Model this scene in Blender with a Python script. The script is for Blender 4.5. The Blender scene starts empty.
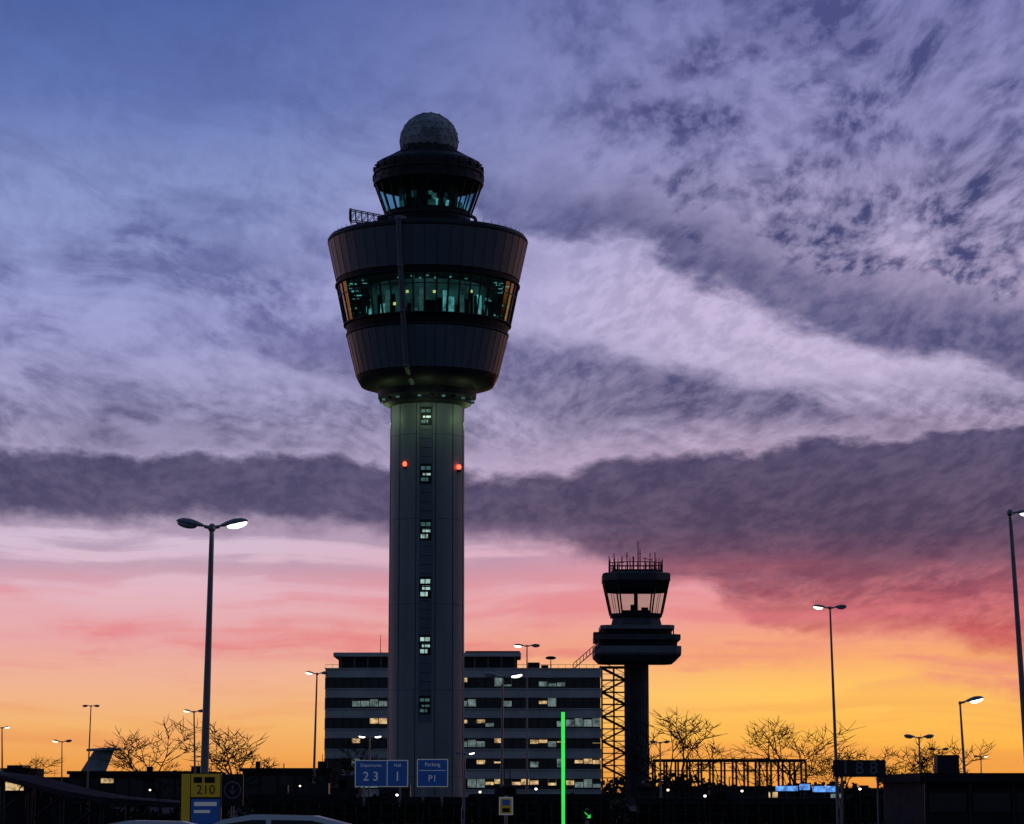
import bpy, math, random, bmesh
from mathutils import Vector, Matrix
random.seed(7)
F=2650.0; K=F/1900.0; CAMH=1.8; PITCH=math.atan(380.0/F); CP=math.cos(PITCH); SP=math.sin(PITCH)
def dy(py): return F*CP-(412-py)*SP
def W(px,py,D):
    a=412-py; d=dy(py); return Vector(((px-512)*D/d, D, CAMH+(F*SP+a*CP)/d*D))
def X(px,D,py=770): return (px-512)*D/dy(py)
def Z(py,D): return W(512,py,D).z
scene=bpy.context.scene
scene.view_settings.view_transform='Standard'; scene.view_settings.look='None'; scene.view_settings.exposure=0
# ---------------- materials
def s2l(c):
    return tuple(((v/255)/12.92 if v/255<=0.04045 else ((v/255+0.055)/1.055)**2.4) for v in c)
def mat(name,col,rough=0.7,metal=0.0,var=0.25,scale=0.6,bump=0.0,emit=None,es=0.0,spec=0.5,stretch=(1,1,1)):
    m=bpy.data.materials.new(name); m.use_nodes=True; nt=m.node_tree; b=nt.nodes['Principled BSDF']
    b.inputs['Roughness'].default_value=rough; b.inputs['Metallic'].default_value=metal
    b.inputs['Specular IOR Level'].default_value=spec
    tc=nt.nodes.new('ShaderNodeTexCoord'); mp=nt.nodes.new('ShaderNodeMapping'); mp.inputs['Scale'].default_value=stretch
    nt.links.new(tc.outputs['Object'],mp.inputs[0])
    n=nt.nodes.new('ShaderNodeTexNoise'); n.inputs['Scale'].default_value=scale; n.inputs['Detail'].default_value=4; n.inputs['Roughness'].default_value=0.6
    nt.links.new(mp.outputs[0],n.inputs['Vector'])
    mr=nt.nodes.new('ShaderNodeMapRange'); mr.inputs['From Min'].default_value=0.3; mr.inputs['From Max'].default_value=0.7
    mr.inputs['To Min'].default_value=1-var; mr.inputs['To Max'].default_value=1+var
    nt.links.new(n.outputs['Fac'],mr.inputs['Value'])
    vm=nt.nodes.new('ShaderNodeVectorMath'); vm.operation='SCALE'; vm.inputs[0].default_value=col[:3]
    nt.links.new(mr.outputs[0],vm.inputs['Scale']); nt.links.new(vm.outputs[0],b.inputs['Base Color'])
    if bump:
        bp=nt.nodes.new('ShaderNodeBump'); bp.inputs['Strength'].default_value=bump; bp.inputs['Distance'].default_value=0.05
        nt.links.new(n.outputs['Fac'],bp.inputs['Height']); nt.links.new(bp.outputs[0],b.inputs['Normal'])
    if emit:
        vm2=nt.nodes.new('ShaderNodeVectorMath'); vm2.operation='SCALE'; vm2.inputs[0].default_value=emit[:3]
        nt.links.new(mr.outputs[0],vm2.inputs['Scale']); nt.links.new(vm2.outputs[0],b.inputs['Emission Color'])
        b.inputs['Emission Strength'].default_value=es
    return m
def glassmat(name,tint,gl=0.12,rough=0.05,fres=True):
    m=bpy.data.materials.new(name); m.use_nodes=True; nt=m.node_tree; nt.nodes.clear()
    o=nt.nodes.new('ShaderNodeOutputMaterial'); mx=nt.nodes.new('ShaderNodeMixShader'); t=nt.nodes.new('ShaderNodeBsdfTransparent')
    g=nt.nodes.new('ShaderNodeBsdfGlossy'); t.inputs[0].default_value=(*tint,1); g.inputs['Roughness'].default_value=rough
    g.inputs[0].default_value=(0.9,0.95,1,1)
    if fres:
        fr=nt.nodes.new('ShaderNodeFresnel'); fr.inputs[0].default_value=1.45
        ad=nt.nodes.new('ShaderNodeMath'); ad.operation='ADD'; ad.inputs[1].default_value=gl-0.04
        nt.links.new(fr.outputs[0],ad.inputs[0]); nt.links.new(ad.outputs[0],mx.inputs[0])
    else: mx.inputs[0].default_value=gl
    nt.links.new(t.outputs[0],mx.inputs[1]); nt.links.new(g.outputs[0],mx.inputs[2]); nt.links.new(mx.outputs[0],o.inputs[0]); return m
M={}
M['asphalt']=mat('asphalt',(0.045,0.045,0.048),0.9,0,0.3,0.5,0.3,spec=0.05)
M['pave']=mat('paving',(0.10,0.10,0.10),0.85,0,0.25,0.8)
M['paint']=mat('road_paint',(0.5,0.5,0.48),0.7,0,0.2,2)
M['grass']=mat('grass',(0.035,0.06,0.02),0.95,0,0.4,1.2,spec=0.0)
M['concrete']=mat('tower_concrete',(0.255,0.305,0.31),0.5,0,0.2,0.25,0.1,stretch=(1,1,0.2))
M['panel']=mat('tower_panel',(0.15,0.185,0.225),0.42,0.15,0.18,0.35,stretch=(1,1,0.2))
M['panelseam']=mat('panel_seam',(0.07,0.075,0.085),0.5,0.2,0.1,1)
M['dark']=mat('dark_metal',(0.028,0.03,0.037),0.55,0.1,0.3,1,spec=0.3)
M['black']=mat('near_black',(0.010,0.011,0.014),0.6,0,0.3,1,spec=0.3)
M['mull']=mat('mullion',(0.025,0.025,0.03),0.4,0.3,0.2,1)
M['radome']=mat('radome_fabric',(0.34,0.38,0.40),0.6,0,0.6,0.55)
M['seam']=mat('radome_seam',(0.15,0.17,0.18),0.7)
M['glass']=glassmat('cab_glass',(0.45,0.66,0.66),0.10)
M['glass_top']=glassmat('top_cab_glass',(0.50,0.80,0.82),0.08,0.05,False)
M['glass_clear']=glassmat('old_cab_glass',(0.78,0.92,0.86),0.07,0.05,False)
M['intwall']=mat('cab_interior_wall_glow',(0.05,0.09,0.09),0.8,0,0.9,0.45,emit=(0.03,0.085,0.085),es=0.4)  # wall glows faintly: emission stands in for room light in the cab
M['intlamp']=mat('cab_interior_lamp',(0.4,0.6,0.55),0.5,0,0.8,0.8,emit=(0.14,0.42,0.42),es=0.85)
M['intwarm']=mat('cab_desk_lamp',(0.8,0.7,0.3),0.5,0,0.3,0.5,emit=(0.9,0.75,0.25),es=1.2)
M['winlit']=mat('shaft_window_lit',(0.5,0.6,0.55),0.4,0,0.6,1.5,emit=(0.42,0.64,0.56),es=0.7)
M['windim']=mat('shaft_window_dim',(0.1,0.14,0.14),0.2,0,0.5,1.5,emit=(0.10,0.24,0.23),es=0.35)
M['red']=mat('obstruction_light_red',(0.5,0.03,0.02),0.4,0,0.1,1,emit=(1,0.06,0.03),es=5)
M['spandrel']=mat('white_spandrel',(0.62,0.62,0.65),0.55,0,0.18,0.25,stretch=(1,1,0.4))
M['bwin']=mat('office_glass',(0.02,0.025,0.03),0.12,0,0.3,0.3)
M['blit']=mat('office_window_lit',(0.5,0.4,0.25),0.5,0,0.9,1.6,emit=(1.0,0.66,0.30),es=0.55)
M['blit2']=mat('office_window_cool',(0.3,0.3,0.3),0.5,0,0.9,0.9,emit=(0.45,0.62,0.58),es=0.2)
M['oldconc']=mat('old_tower_cladding',(0.07,0.07,0.085),0.6,0,0.3,0.5,0.1)
M['oldlight']=mat('old_tower_fascia_lit',(0.20,0.21,0.25),0.5,0,0.25,0.4)  # paler than the cladding: blue light on the slab edges painted into the colour
M['steel']=mat('galvanised_steel',(0.26,0.27,0.29),0.45,0.5,0.2,1.5)
M['lamphead']=mat('lamp_housing',(0.28,0.29,0.31),0.4,0.3,0.15,2)
M['lens']=mat('lamp_lens_lit',(1,1,1),0.3,0,0.0,1,emit=(1.0,0.90,0.78),es=5)
M['lensw']=mat('lamp_lens_warm',(1,1,1),0.3,0,0.0,1,emit=(1.0,0.72,0.42),es=4)
M['lensoff']=mat('lamp_lens_off',(0.4,0.42,0.45),0.2)
M['green']=mat('green_led_tube',(0.1,0.8,0.2),0.4,0,0.12,1.5,emit=(0.03,0.80,0.08),es=1.0)
M['blue']=mat('sign_blue',(0.02,0.10,0.42),0.45,0,0.08,2,emit=(0.02,0.10,0.42),es=0.08)
M['white']=mat('sign_white',(0.8,0.8,0.8),0.5,0,0.05,2,emit=(0.8,0.85,0.9),es=0.08)
M['yellow']=mat('sign_yellow',(0.75,0.52,0.03),0.5,0,0.08,2,emit=(0.75,0.5,0.03),es=0.04)
M['signblack']=mat('sign_black',(0.015,0.015,0.018),0.5)
M['bark']=mat('bark',(0.026,0.020,0.017),0.9,0,0.3,2,spec=0.0)
M['hedge']=mat('hedge_leaves',(0.014,0.019,0.009),0.9,0,0.5,1,spec=0.0)
M['brickd']=mat('dark_brick',(0.035,0.032,0.034),0.85,0,0.3,0.8,spec=0.1)
M['roof']=mat('roof_sheet',(0.03,0.03,0.036),0.9,0.0,0.3,0.5,spec=0.05)
M['carwhite']=mat('car_paint_white',(0.75,0.76,0.78),0.25,0,0.03,1)
M['carglass']=mat('car_glass',(0.01,0.012,0.014),0.05)
M['tyre']=mat('tyre_rubber',(0.015,0.015,0.015),0.9)
M['taill']=mat('tail_light',(0.4,0.02,0.02),0.3,emit=(1,0.05,0.02),es=0.3)
M['plane']=mat('aircraft_paint',(0.35,0.37,0.42),0.5)
M['bluelamp']=mat('blue_light_box',(0.2,0.4,0.9),0.4,0,0.8,3,emit=(0.12,0.34,0.85),es=0.9)
# ---------------- mesh builder
def empty(name,loc=(0,0,0)):
    e=bpy.data.objects.new(name,None); e.empty_display_size=0.5; scene.collection.objects.link(e); e.location=loc; return e
class B:
    def __init__(s): s.v=[]; s.f=[]; s.m=[]; s.ms=[]; s.sm=[]
    def mi(s,m):
        m=M[m]
        if m not in s.ms: s.ms.append(m)
        return s.ms.index(m)
    def add(s,vs,fs,m,smooth=False):
        o=len(s.v); s.v+= [tuple(v) for v in vs]; k=s.mi(m)
        for f in fs: s.f.append([i+o for i in f]); s.m.append(k); s.sm.append(smooth)
    def box(s,c,size,m,rot=None):
        hx,hy,hz=[k/2 for k in size]; c=Vector(c)
        vs=[Vector((a*hx,b*hy,d*hz)) for a in(-1,1) for b in(-1,1) for d in(-1,1)]
        if rot is not None: vs=[rot@v for v in vs]
        vs=[v+c for v in vs]
        s.add(vs,[(0,1,3,2),(4,6,7,5),(0,4,5,1),(2,3,7,6),(0,2,6,4),(1,5,7,3)],m)
    def bx(s,x0,x1,y0,y1,z0,z1,m): s.box(((x0+x1)/2,(y0+y1)/2,(z0+z1)/2),(abs(x1-x0),abs(y1-y0),abs(z1-z0)),m)
    def tube(s,p0,p1,r0,r1,m,n=8,caps=True,smooth=True):
        p0=Vector(p0);p1=Vector(p1);d=(p1-p0)
        if d.length<1e-6: return
        d.normalize(); a=Vector((0,0,1)) if abs(d.z)<0.9 else Vector((1,0,0)); u=d.cross(a).normalized(); w=d.cross(u)
        vs=[]
        for p,r in((p0,r0),(p1,r1)):
            for i in range(n):
                t=2*math.pi*i/n; vs.append(p+u*math.cos(t)*r+w*math.sin(t)*r)
        fs=[(i,(i+1)%n,n+(i+1)%n,n+i) for i in range(n)]
        s.add(vs,fs,m,smooth)
        if caps: s.add(vs[:n],[tuple(range(n))],m); s.add(vs[n:],[tuple(range(n))],m)
    def lathe(s,prof,c,m,n=48,smooth=False,off=0.0,sx=1,sy=1):
        vs=[]
        for r,z in prof:
            for i in range(n):
                t=2*math.pi*(i+off)/n; vs.append((c[0]+r*math.cos(t)*sx,c[1]+r*math.sin(t)*sy,c[2]+z))
        fs=[]
        for k in range(len(prof)-1):
            for i in range(n): fs.append((k*n+i,k*n+(i+1)%n,(k+1)*n+(i+1)%n,(k+1)*n+i))
        s.add(vs,fs,m,smooth)
    def disc(s,r,z,c,m,n=48,off=0.0):
        s.add([(c[0]+r*math.cos(2*math.pi*(i+off)/n),c[1]+r*math.sin(2*math.pi*(i+off)/n),z) for i in range(n)],[tuple(range(n))],m)
    def poly(s,pts,m): s.add(pts,[tuple(range(len(pts)))],m)
    def ell(s,c,size,m,rot=None,nu=12,nv=8):
        vs=[];fs=[];c=Vector(c)
        for j in range(nv+1):
            ph=math.pi*j/nv
            for i in range(nu):
                t=2*math.pi*i/nu; v=Vector((math.sin(ph)*math.cos(t)*size[0],math.sin(ph)*math.sin(t)*size[1],math.cos(ph)*size[2]))
                if rot is not None: v=rot@v
                vs.append(v+c)
        for j in range(nv):
            for i in range(nu): fs.append((j*nu+i,j*nu+(i+1)%nu,(j+1)*nu+(i+1)%nu,(j+1)*nu+i))
        s.add(vs,fs,m,True)
    def done(s,name,parent=None):
        me=bpy.data.meshes.new(name); me.from_pydata(s.v,[],s.f)
        for m in s.ms: me.materials.append(m)
        me.polygons.foreach_set('material_index',s.m); me.polygons.foreach_set('use_smooth',s.sm); me.update()
        o=bpy.data.objects.new(name,me); scene.collection.objects.link(o)
        if parent: o.parent=parent
        return o
def text(body,size,loc,m,parent,name,align='CENTER'):
    cu=bpy.data.curves.new(name,'FONT'); cu.body=body; cu.size=size; cu.extrude=0.004; cu.align_x=align; cu.align_y='CENTER'
    cu.materials.append(M[m]); o=bpy.data.objects.new(name,cu); scene.collection.objects.link(o); o.location=loc; o.rotation_euler=(math.pi/2,0,0); o.parent=parent; return o
# ---------------- WORLD SKY
world=bpy.data.worlds.new('sky'); scene.world=world; world.use_nodes=True; nt=world.node_tree; nt.nodes.clear()
try: world.cycles.sampling_method='NONE'
except Exception: pass
class E:
    def __init__(s,k): s.k=k
    def op(o,a,b=None,c=None):
        n=nt.nodes.new('ShaderNodeMath'); n.operation=o
        for i,v in enumerate((a,b,c)):
            if v is None: continue
            if isinstance(v,E): nt.links.new(v.k,n.inputs[i])
            else: n.inputs[i].default_value=v
        return E(n.outputs[0])
    def __add__(a,b): return E.op('ADD',a,b)
    __radd__=__add__
    def __sub__(a,b): return E.op('SUBTRACT',a,b)
    def __rsub__(a,b): return E.op('SUBTRACT',b,a)
    def __mul__(a,b): return E.op('MULTIPLY',a,b)
    __rmul__=__mul__
    def __truediv__(a,b): return E.op('DIVIDE',a,b)
    def __rtruediv__(a,b): return E.op('DIVIDE',b,a)
def mx(a,b): return E.op('MAXIMUM',a,b)
def mn(a,b): return E.op('MINIMUM',a,b)
def ss(v,a,b,lo=0.0,hi=1.0):
    if a>b: a,b,lo,hi=b,a,hi,lo
    n=nt.nodes.new('ShaderNodeMapRange'); n.interpolation_type='SMOOTHSTEP'
    nt.links.new(v.k,n.inputs['Value']); n.inputs['From Min'].default_value=a; n.inputs['From Max'].default_value=b
    n.inputs['To Min'].default_value=lo; n.inputs['To Max'].default_value=hi
    return E(n.outputs[0])
def comb(x,y,z=0.0):
    n=nt.nodes.new('ShaderNodeCombineXYZ')
    for i,v in enumerate((x,y,z)):
        if isinstance(v,E): nt.links.new(v.k,n.inputs[i])
        else: n.inputs[i].default_value=v
    return E(n.outputs[0])
def noise(x,y,z=0.0,scale=1,detail=6,rough=0.55,dist=0.0):
    n=nt.nodes.new('ShaderNodeTexNoise'); n.noise_dimensions='2D'; n.inputs['Scale'].default_value=scale; n.inputs['Detail'].default_value=detail
    n.inputs['Roughness'].default_value=rough; n.inputs['Distortion'].default_value=dist
    nt.links.new(comb(x+z*3.7,y+z*1.9,0.0).k,n.inputs['Vector']); return E(n.outputs['Fac'])
def curve(x,pts):
    n=nt.nodes.new('ShaderNodeFloatCurve'); c=n.mapping.curves[0]; n.mapping.use_clip=False
    pts=[(p[0]/1024,p[1]/1000) for p in pts]
    c.points[0].location=pts[0]; c.points[1].location=pts[-1]
    for p in pts[1:-1]: c.points.new(*p)
    n.mapping.extend='HORIZONTAL'; n.mapping.update(); nt.links.new(x.k,n.inputs['Value']); return E(n.outputs[0])
def ramp(y,stops):
    n=nt.nodes.new('ShaderNodeValToRGB'); r=n.color_ramp
    stops=[(p/824,s2l(c)) for p,c in stops]
    r.elements[0].position=stops[0][0]; r.elements[0].color=(*stops[0][1],1)
    r.elements[1].position=stops[-1][0]; r.elements[1].color=(*stops[-1][1],1)
    for p,c in stops[1:-1]:
        e=r.elements.new(p); e.color=(*c,1)
    nt.links.new(y.k,n.inputs[0]); return E(n.outputs[0])
def mixc(f,a,b):
    n=nt.nodes.new('ShaderNodeMix'); n.data_type='RGBA'
    if isinstance(f,E): nt.links.new(f.k,n.inputs[0])
    else: n.inputs[0].default_value=f
    for i,v in ((6,a),(7,b)):
        if isinstance(v,E): nt.links.new(v.k,n.inputs[i])
        else: n.inputs[i].default_value=(*v,1)
    return E(n.outputs[2])
tc=nt.nodes.new('ShaderNodeTexCoord'); sp=nt.nodes.new('ShaderNodeSeparateXYZ'); nt.links.new(tc.outputs['Generated'],sp.inputs[0])
dx,dyy,dz=[E(sp.outputs[i]) for i in range(3)]
az=E.op('ARCTAN2',dx,dyy)*1.01
hyp=E.op('SQRT',dx*dx+dyy*dyy); v=mx(dz,-0.02)/mx(hyp,0.05)
FC=F/CP
t=FC*v/(CP+SP*v)
tcl=mn(t,2500.0)
px=512+az*(FC-SP*tcl)
x=px*0.001; y=(792-t)*0.001     # sky coordinates (azimuth / elevation)
y=mx(y,-3.0)
w1=noise(x,y,3.1,3.2,2,0.5)-0.5; w2=noise(x,y,9.7,3.2,2,0.5)-0.5
w3=noise(x,y*1.8,5.5,15,4,0.6)-0.5; w4=noise(x,y*1.8,1.5,15,4,0.6)-0.5
xw=x+w1*0.16+w3*0.06; yw=y+w2*0.05+w4*0.042
xn=xw*(1/1.024)
def rot(a):
    c,s=math.cos(a),math.sin(a); return x*c+y*s, y*c-x*s
a,b=rot(math.radians(20)); a2,b2=rot(math.radians(14))
streak=noise(a*5.0+w1*0.6,b*13+w2*1.6,0,1.0,5,0.6)
streakL=noise(a2*3.6+w1*0.9,b2*13+w2*2.0,7,1.0,6,0.60)
q=1/(v*K+0.26); pu=az*K*q+w1*0.10; pv=q+w2*0.14+az*K*0.28*q
cell=noise(pu*1.6,pv,2,32,4,0.58)
cell2=noise(pu*1.2,pv,8,10,4,0.56)
rip=noise(a*20+w1*4,b*66+w2*10,4,1.0,2,0.55)
def band(top,bot,st,sb):
    T=curve(xn,top); Bo=curve(xn,bot); return ss(yw-T,-st/2,st/2)*ss(Bo-yw,-sb/2,sb/2)
LA=[(0,95),(380,160),(500,216),(620,250),(720,298),(830,346),(930,366),(1024,392)]
A=band([(0,0),(380,110),(500,160),(620,196),(720,232),(830,262),(930,275),(1024,290)],LA,0.11,0.030)*ss(xw,0.36,0.52)
A0=band([(0,-300),(1024,-300)],LA,0.05,0.05)*ss(xw,0.34,0.70)
Bm=band([(0,330),(460,350),(520,325),(600,338),(700,366),(800,400),(900,425),(1024,430)],[(0,400),(460,400),(600,428),(750,436),(900,446),(1024,450)],0.04,0.05)*ss(xw,0.42,0.52)
Em=band([(0,456),(150,458),(300,466),(400,472),(500,474),(600,470),(700,456),(850,440),(950,431),(1024,430)],[(0,522),(200,528),(390,540),(500,546),(620,564),(700,582),(780,606),(860,630),(1024,656)],0.022,0.034)
Fm=band([(0,700),(690,583),(740,586),(800,600),(860,612),(1024,640)],[(0,690),(690,588),(740,602),(800,634),(860,640),(1024,652)],0.014,0.02)*ss(xw,0.68,0.74)*0.7
up=ss(y,0.50,0.42)
m1=ss(cell2,0.34,0.66); m2=ss(cell,0.33,0.67); s1=ss(streak,0.38,0.64); sL=ss(streakL,0.38,0.68); rp=ss(rip,0.34,0.66)
tex=m1*0.40+m2*0.40+s1*0.26
dA=A*(0.74+0.28*tex)
dA0=A0*(0.17+0.32*m1+0.44*m2*(0.5+0.5*m1)+0.14*s1)
dB=Bm*(0.52+0.42*tex)
left=ss(xw,0.66,0.42)
dL=up*left*(0.09+sL*0.42*ss(y,-0.05,0.18)+0.10*m1+0.22*rp*m1*ss(y,0.16,0.32)+0.16*m2*(0.3+0.7*m1))
L2=band([(0,190),(100,215),(200,245),(330,300),(420,330),(1024,400)],[(0,215),(100,260),(200,300),(330,372),(420,400),(1024,440)],0.06,0.07)*ss(xw,0.52,0.40)*ss(y,0.1,0.2)
dL=mn(dL+L2*(0.10+0.16*sL+0.12*m2),0.72+0.14*m2)
mid=ss(y,0.35,0.41)*up*(0.14+0.46*tex+0.18*rp)
wash=ss(y,0.50,0.30)*ss(x,0.45,0.6)*(0.06+0.22*m2+0.10*s1)
lowfade=ss(yw,0.54,0.62)
dE=Em*(0.88+0.14*tex-0.40*lowfade*(1-m1*0.8)*(0.35+0.65*m2))
dens=mx(mx(mx(dA,dA0),mx(dB,dL)),mx(mx(mid,wash),mx(dE,Fm*(0.6+0.4*m1))))
dens=mn(mx(dens,0.0),1.0)
left_clear=ramp(y*(1/0.824),[(0,(74,98,164)),(100,(98,120,184)),(200,(142,156,208)),(300,(158,164,215)),(420,(174,168,208)),(500,(190,174,206)),(545,(210,186,208)),(590,(224,180,194)),(640,(230,166,166)),(685,(238,178,146)),(725,(242,180,112)),(765,(238,160,78)),(800,(222,138,60))])
right_clear=ramp(y*(1/0.824),[(0,(138,140,194)),(150,(162,158,206)),(290,(206,190,224)),(400,(200,186,219)),(500,(198,166,196)),(570,(226,152,168)),(620,(236,150,140)),(655,(248,174,112)),(695,(253,198,98)),(750,(250,180,74)),(795,(236,152,56))])
cl=mixc(ss(x,0.15,0.85),left_clear,right_clear)
cc_r=ramp(y*(1/0.824),[(0,(72,76,130)),(200,(62,65,114)),(340,(69,70,119)),(450,(62,57,96)),(530,(68,56,90)),(560,(88,54,86)),(595,(128,56,84)),(635,(188,76,88)),(700,(226,122,92)),(800,(200,110,60))])
cc_l=ramp(y*(1/0.824),[(0,(70,86,146)),(200,(84,92,148)),(340,(92,92,146)),(450,(64,60,98)),(520,(76,70,106)),(560,(140,108,138)),(600,(160,110,130)),(640,(210,120,130)),(700,(226,130,100)),(800,(200,110,60))])
cc=mixc(ss(x,0.3,0.7),cc_l,cc_r)
col=mixc(dens,cl,cc)
# under-lit magenta on the lower ragged edge of the bank
col=mixc(Em*ss(yw,0.555,0.62)*(0.04+0.40*m2*(1-m1*0.5))*ss(x,0.5,0.75),col,s2l((208,96,108)))
st=noise(x*2.2+w1*0.4+w3*0.2,y*26+w2*1.0,12,1.0,4,0.55); stm=ss(st,0.46,0.66)
pk=stm*ss(y,0.545,0.60)*ss(y,0.70,0.655)
col=mixc(pk*0.50,col,s2l((221,116,128)))
pk2=band([(0,600),(120,618),(390,634),(560,640),(1024,668)],[(0,616),(120,638),(390,653),(560,652),(1024,690)],0.03,0.03)
col=mixc(pk2*(0.15+0.6*ss(st,0.35,0.6)),col,s2l((226,118,126)))
yl=stm*ss(y,0.66,0.72)
col=mixc(yl*0.35,col,s2l((232,136,84)))
wsp=ss(st,0.44,0.58)*ss(y,0.515,0.535)*ss(y,0.60,0.55)*ss(x,0.75,0.45)
col=mixc(wsp*0.45,col,s2l((130,108,142)))
back=ss(dyy,0.75,-0.4)
hor=ss(dz,0.0,-0.02)
col=mixc(back,col,mixc(ss(dz,0.0,0.6),(0.050,0.066,0.105),(0.036,0.060,0.12)))
col=mixc(ss(dz,0.45,0.9),col,(0.04,0.065,0.13))
col=mixc(hor,col,(0.02,0.02,0.024))
bg=nt.nodes.new('ShaderNodeBackground'); bg.inputs[1].default_value=1.0; nt.links.new(col.k,bg.inputs[0])
ns=nt.nodes.new('ShaderNodeTexSky'); ns.sky_type='NISHITA'; ns.sun_disc=False; ns.sun_elevation=math.radians(-1.5); ns.sun_rotation=math.radians(12)
bg2=nt.nodes.new('ShaderNodeBackground'); bg2.inputs[1].default_value=0.02; nt.links.new(ns.outputs[0],bg2.inputs[0])
ad=nt.nodes.new('ShaderNodeAddShader'); out=nt.nodes.new('ShaderNodeOutputWorld')
nt.links.new(bg.outputs[0],ad.inputs[0]); nt.links.new(bg2.outputs[0],ad.inputs[1]); nt.links.new(ad.outputs[0],out.inputs[0])
sl=bpy.data.lights.new('sun','SUN'); sl.energy=0.05; sl.angle=math.radians(0.5); sl.color=(1,0.6,0.35)
so=bpy.data.objects.new('sun',sl); scene.collection.objects.link(so)
sd=Vector((math.sin(math.radians(12)),math.cos(math.radians(12)),math.tan(math.radians(1.0)))); so.rotation_euler=sd.to_track_quat('Z','Y').to_euler(); so.location=(0,0,60)
# ---------------- GROUND
g=B(); g.poly([(-6000,-300,0),(6000,-300,0),(6000,9000,0),(-6000,9000,0)],'grass'); g.done('ground')
g=B(); g.poly([(-160,10,0.004),(160,10,0.004),(160,360,0.004),(-160,360,0.004)],'asphalt'); g.done('road')
g=B()
for i in range(50): g.poly([(-120+i*5,122,0.008),(-118+i*5,122,0.008),(-118+i*5,122.15,0.008),(-120+i*5,122.15,0.008)],'paint')
for i in range(60): g.poly([(-75+i*2.5,160,0.008),(-74.9+i*2.5,160,0.008),(-74.9+i*2.5,165,0.008),(-75+i*2.5,165,0.008)],'paint')
g.done('road_markings')
g=B(); g.bx(-150,150,132,134.5,0.0,0.13,'pave'); g.done('pavement')
# ---------------- MAIN TOWER
D=283.0*K
tw=empty('control_tower',(0,0,0))
CX=X(426.5,D,600)
def P(r,py): return (r*D/dy(py), Z(py,D))
C=(CX,D,0)
b_=B(); prof=[(P(38.2,600)[0],0.0),(P(37.8,600)[0],Z(620,D)),P(37,404)]
b_.lathe(prof,C,'concrete',64,True)
for i in range(12):
    tt=2*math.pi*(i+0.5)/12
    r0=prof[0][0]; r1=prof[-1][0]
    b_.tube((CX+r0*math.cos(tt),D+r0*math.sin(tt),0),(CX+r1*math.cos(tt),D+r1*math.sin(tt),prof[-1][1]),0.07,0.07,'panelseam',6)
r1=prof[-1][0]
zt=prof[-1][1]; k=0
z=4.0
while z<zt-1:
    r=prof[0][0]+(r1-prof[0][0])*z/zt+0.012; b_.lathe([(r-0.1,z-0.03),(r,z-0.03),(r,z+0.03),(r-0.1,z+0.03)],C,'concrete' if k%3 else 'panelseam',64); z+=4.2;k+=1
b_.done('shaft',tw)
b_=B(); yf=D-P(37.4,600)[0]
sx=X(426.5,D,600)
b_.bx(sx-0.95,sx+0.95,yf-0.12,yf+0.5,Z(722,yf),Z(404,yf),'panel')
for (ya,yb,lit) in [(408,424,0),(465,482,0),(521,539,1),(578,597,1),(636,654,1),(697,713,0)]:
    za,zb=Z(yb,yf),Z(ya,yf)
    b_.bx(sx-0.85,sx+0.85,yf-0.16,yf-0.1,za-0.2,zb+0.2,'black')
    n=3
    for j in range(n):
        h=(zb-za)/n; m='winlit' if (lit and not (j==2 and ya%2)) or (not lit and j==1 and ya<500) else 'windim'
        b_.bx(sx-0.7+(0.25 if j==1 else 0),sx+0.7-(0.35 if j==0 else 0),yf-0.19,yf-0.17,za+j*h+0.12,za+(j+1)*h-0.2,m)
    b_.bx(sx-0.1,sx+0.02,yf-0.24,yf-0.195,za,zb,'black')
    b_.bx(sx-0.75,sx+0.75,yf-0.23,yf-0.192,(za*0.45+zb*0.55)-0.1,(za*0.45+zb*0.55)+0.1,'black')
for py in range(430,700,9):
    b_.bx(sx-0.8,sx+0.8,yf-0.14,yf-0.125,Z(py,yf),Z(py,yf)+0.08,'dark')
b_.done('stair_windows',tw)
C2=(X(427.5,D,320),D,0)
b_=B()
b_.lathe([P(37,408),P(44,405),P(44,402),P(49,399),P(49.5,392)],C2,'dark',48); b_.lathe([P(49.5,392),P(52,391),P(66,387),P(69.5,381),P(71,377)],C2,'dark',48,True)
for i in range(24):
    tt=2*math.pi*(i+0.5)/24; r=P(46,401)[0]; b_.box((C2[0]+r*math.cos(tt),D+r*math.sin(tt),Z(402,D)),(0.5,0.5,0.25),'windim' if i%2 else 'dark')
b_.done('collar',tw)
N=48
def ringpanels(bb,pa,pb,m,n=N,rib='panelseam',rr=0.045):
    bb.lathe([pa,pb],C2,m,n)
    for i in range(n):
        tt=2*math.pi*i/n; c,s=math.cos(tt),math.sin(tt)
        bb.tube((C2[0]+pa[0]*c,D+pa[0]*s,pa[1]),(C2[0]+pb[0]*c,D+pb[0]*s,pb[1]),rr,rr,rib,5,False)
b_=B()
ringpanels(b_,P(71,377),P(80.5,338),'panel')
b_.lathe([P(80.5,338),P(81.5,337),P(81.5,335.5),P(80,335)],C2,'dark',N)
b_.done('lower_cladding',tw)
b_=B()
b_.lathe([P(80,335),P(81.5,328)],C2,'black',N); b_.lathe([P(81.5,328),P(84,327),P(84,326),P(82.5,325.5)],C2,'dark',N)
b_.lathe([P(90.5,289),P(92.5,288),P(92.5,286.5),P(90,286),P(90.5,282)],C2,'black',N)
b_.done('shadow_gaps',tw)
b_=B()
ringpanels(b_,P(91.5,282),P(99.5,245),'panel')
b_.lathe([P(99.5,245),P(100.2,244),P(100.2,242),P(98,239)],C2,'dark',N); b_.disc(P(98,239)[0],P(98,239)[1],C2,'dark',N)
b_.done('upper_cladding',tw)
pa,pb=P(82.5,326),P(90.5,288)
b_=B(); b_.lathe([pa,pb],C2,'glass',N); b_.done('main_glazing',tw)
b_=B()
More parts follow.
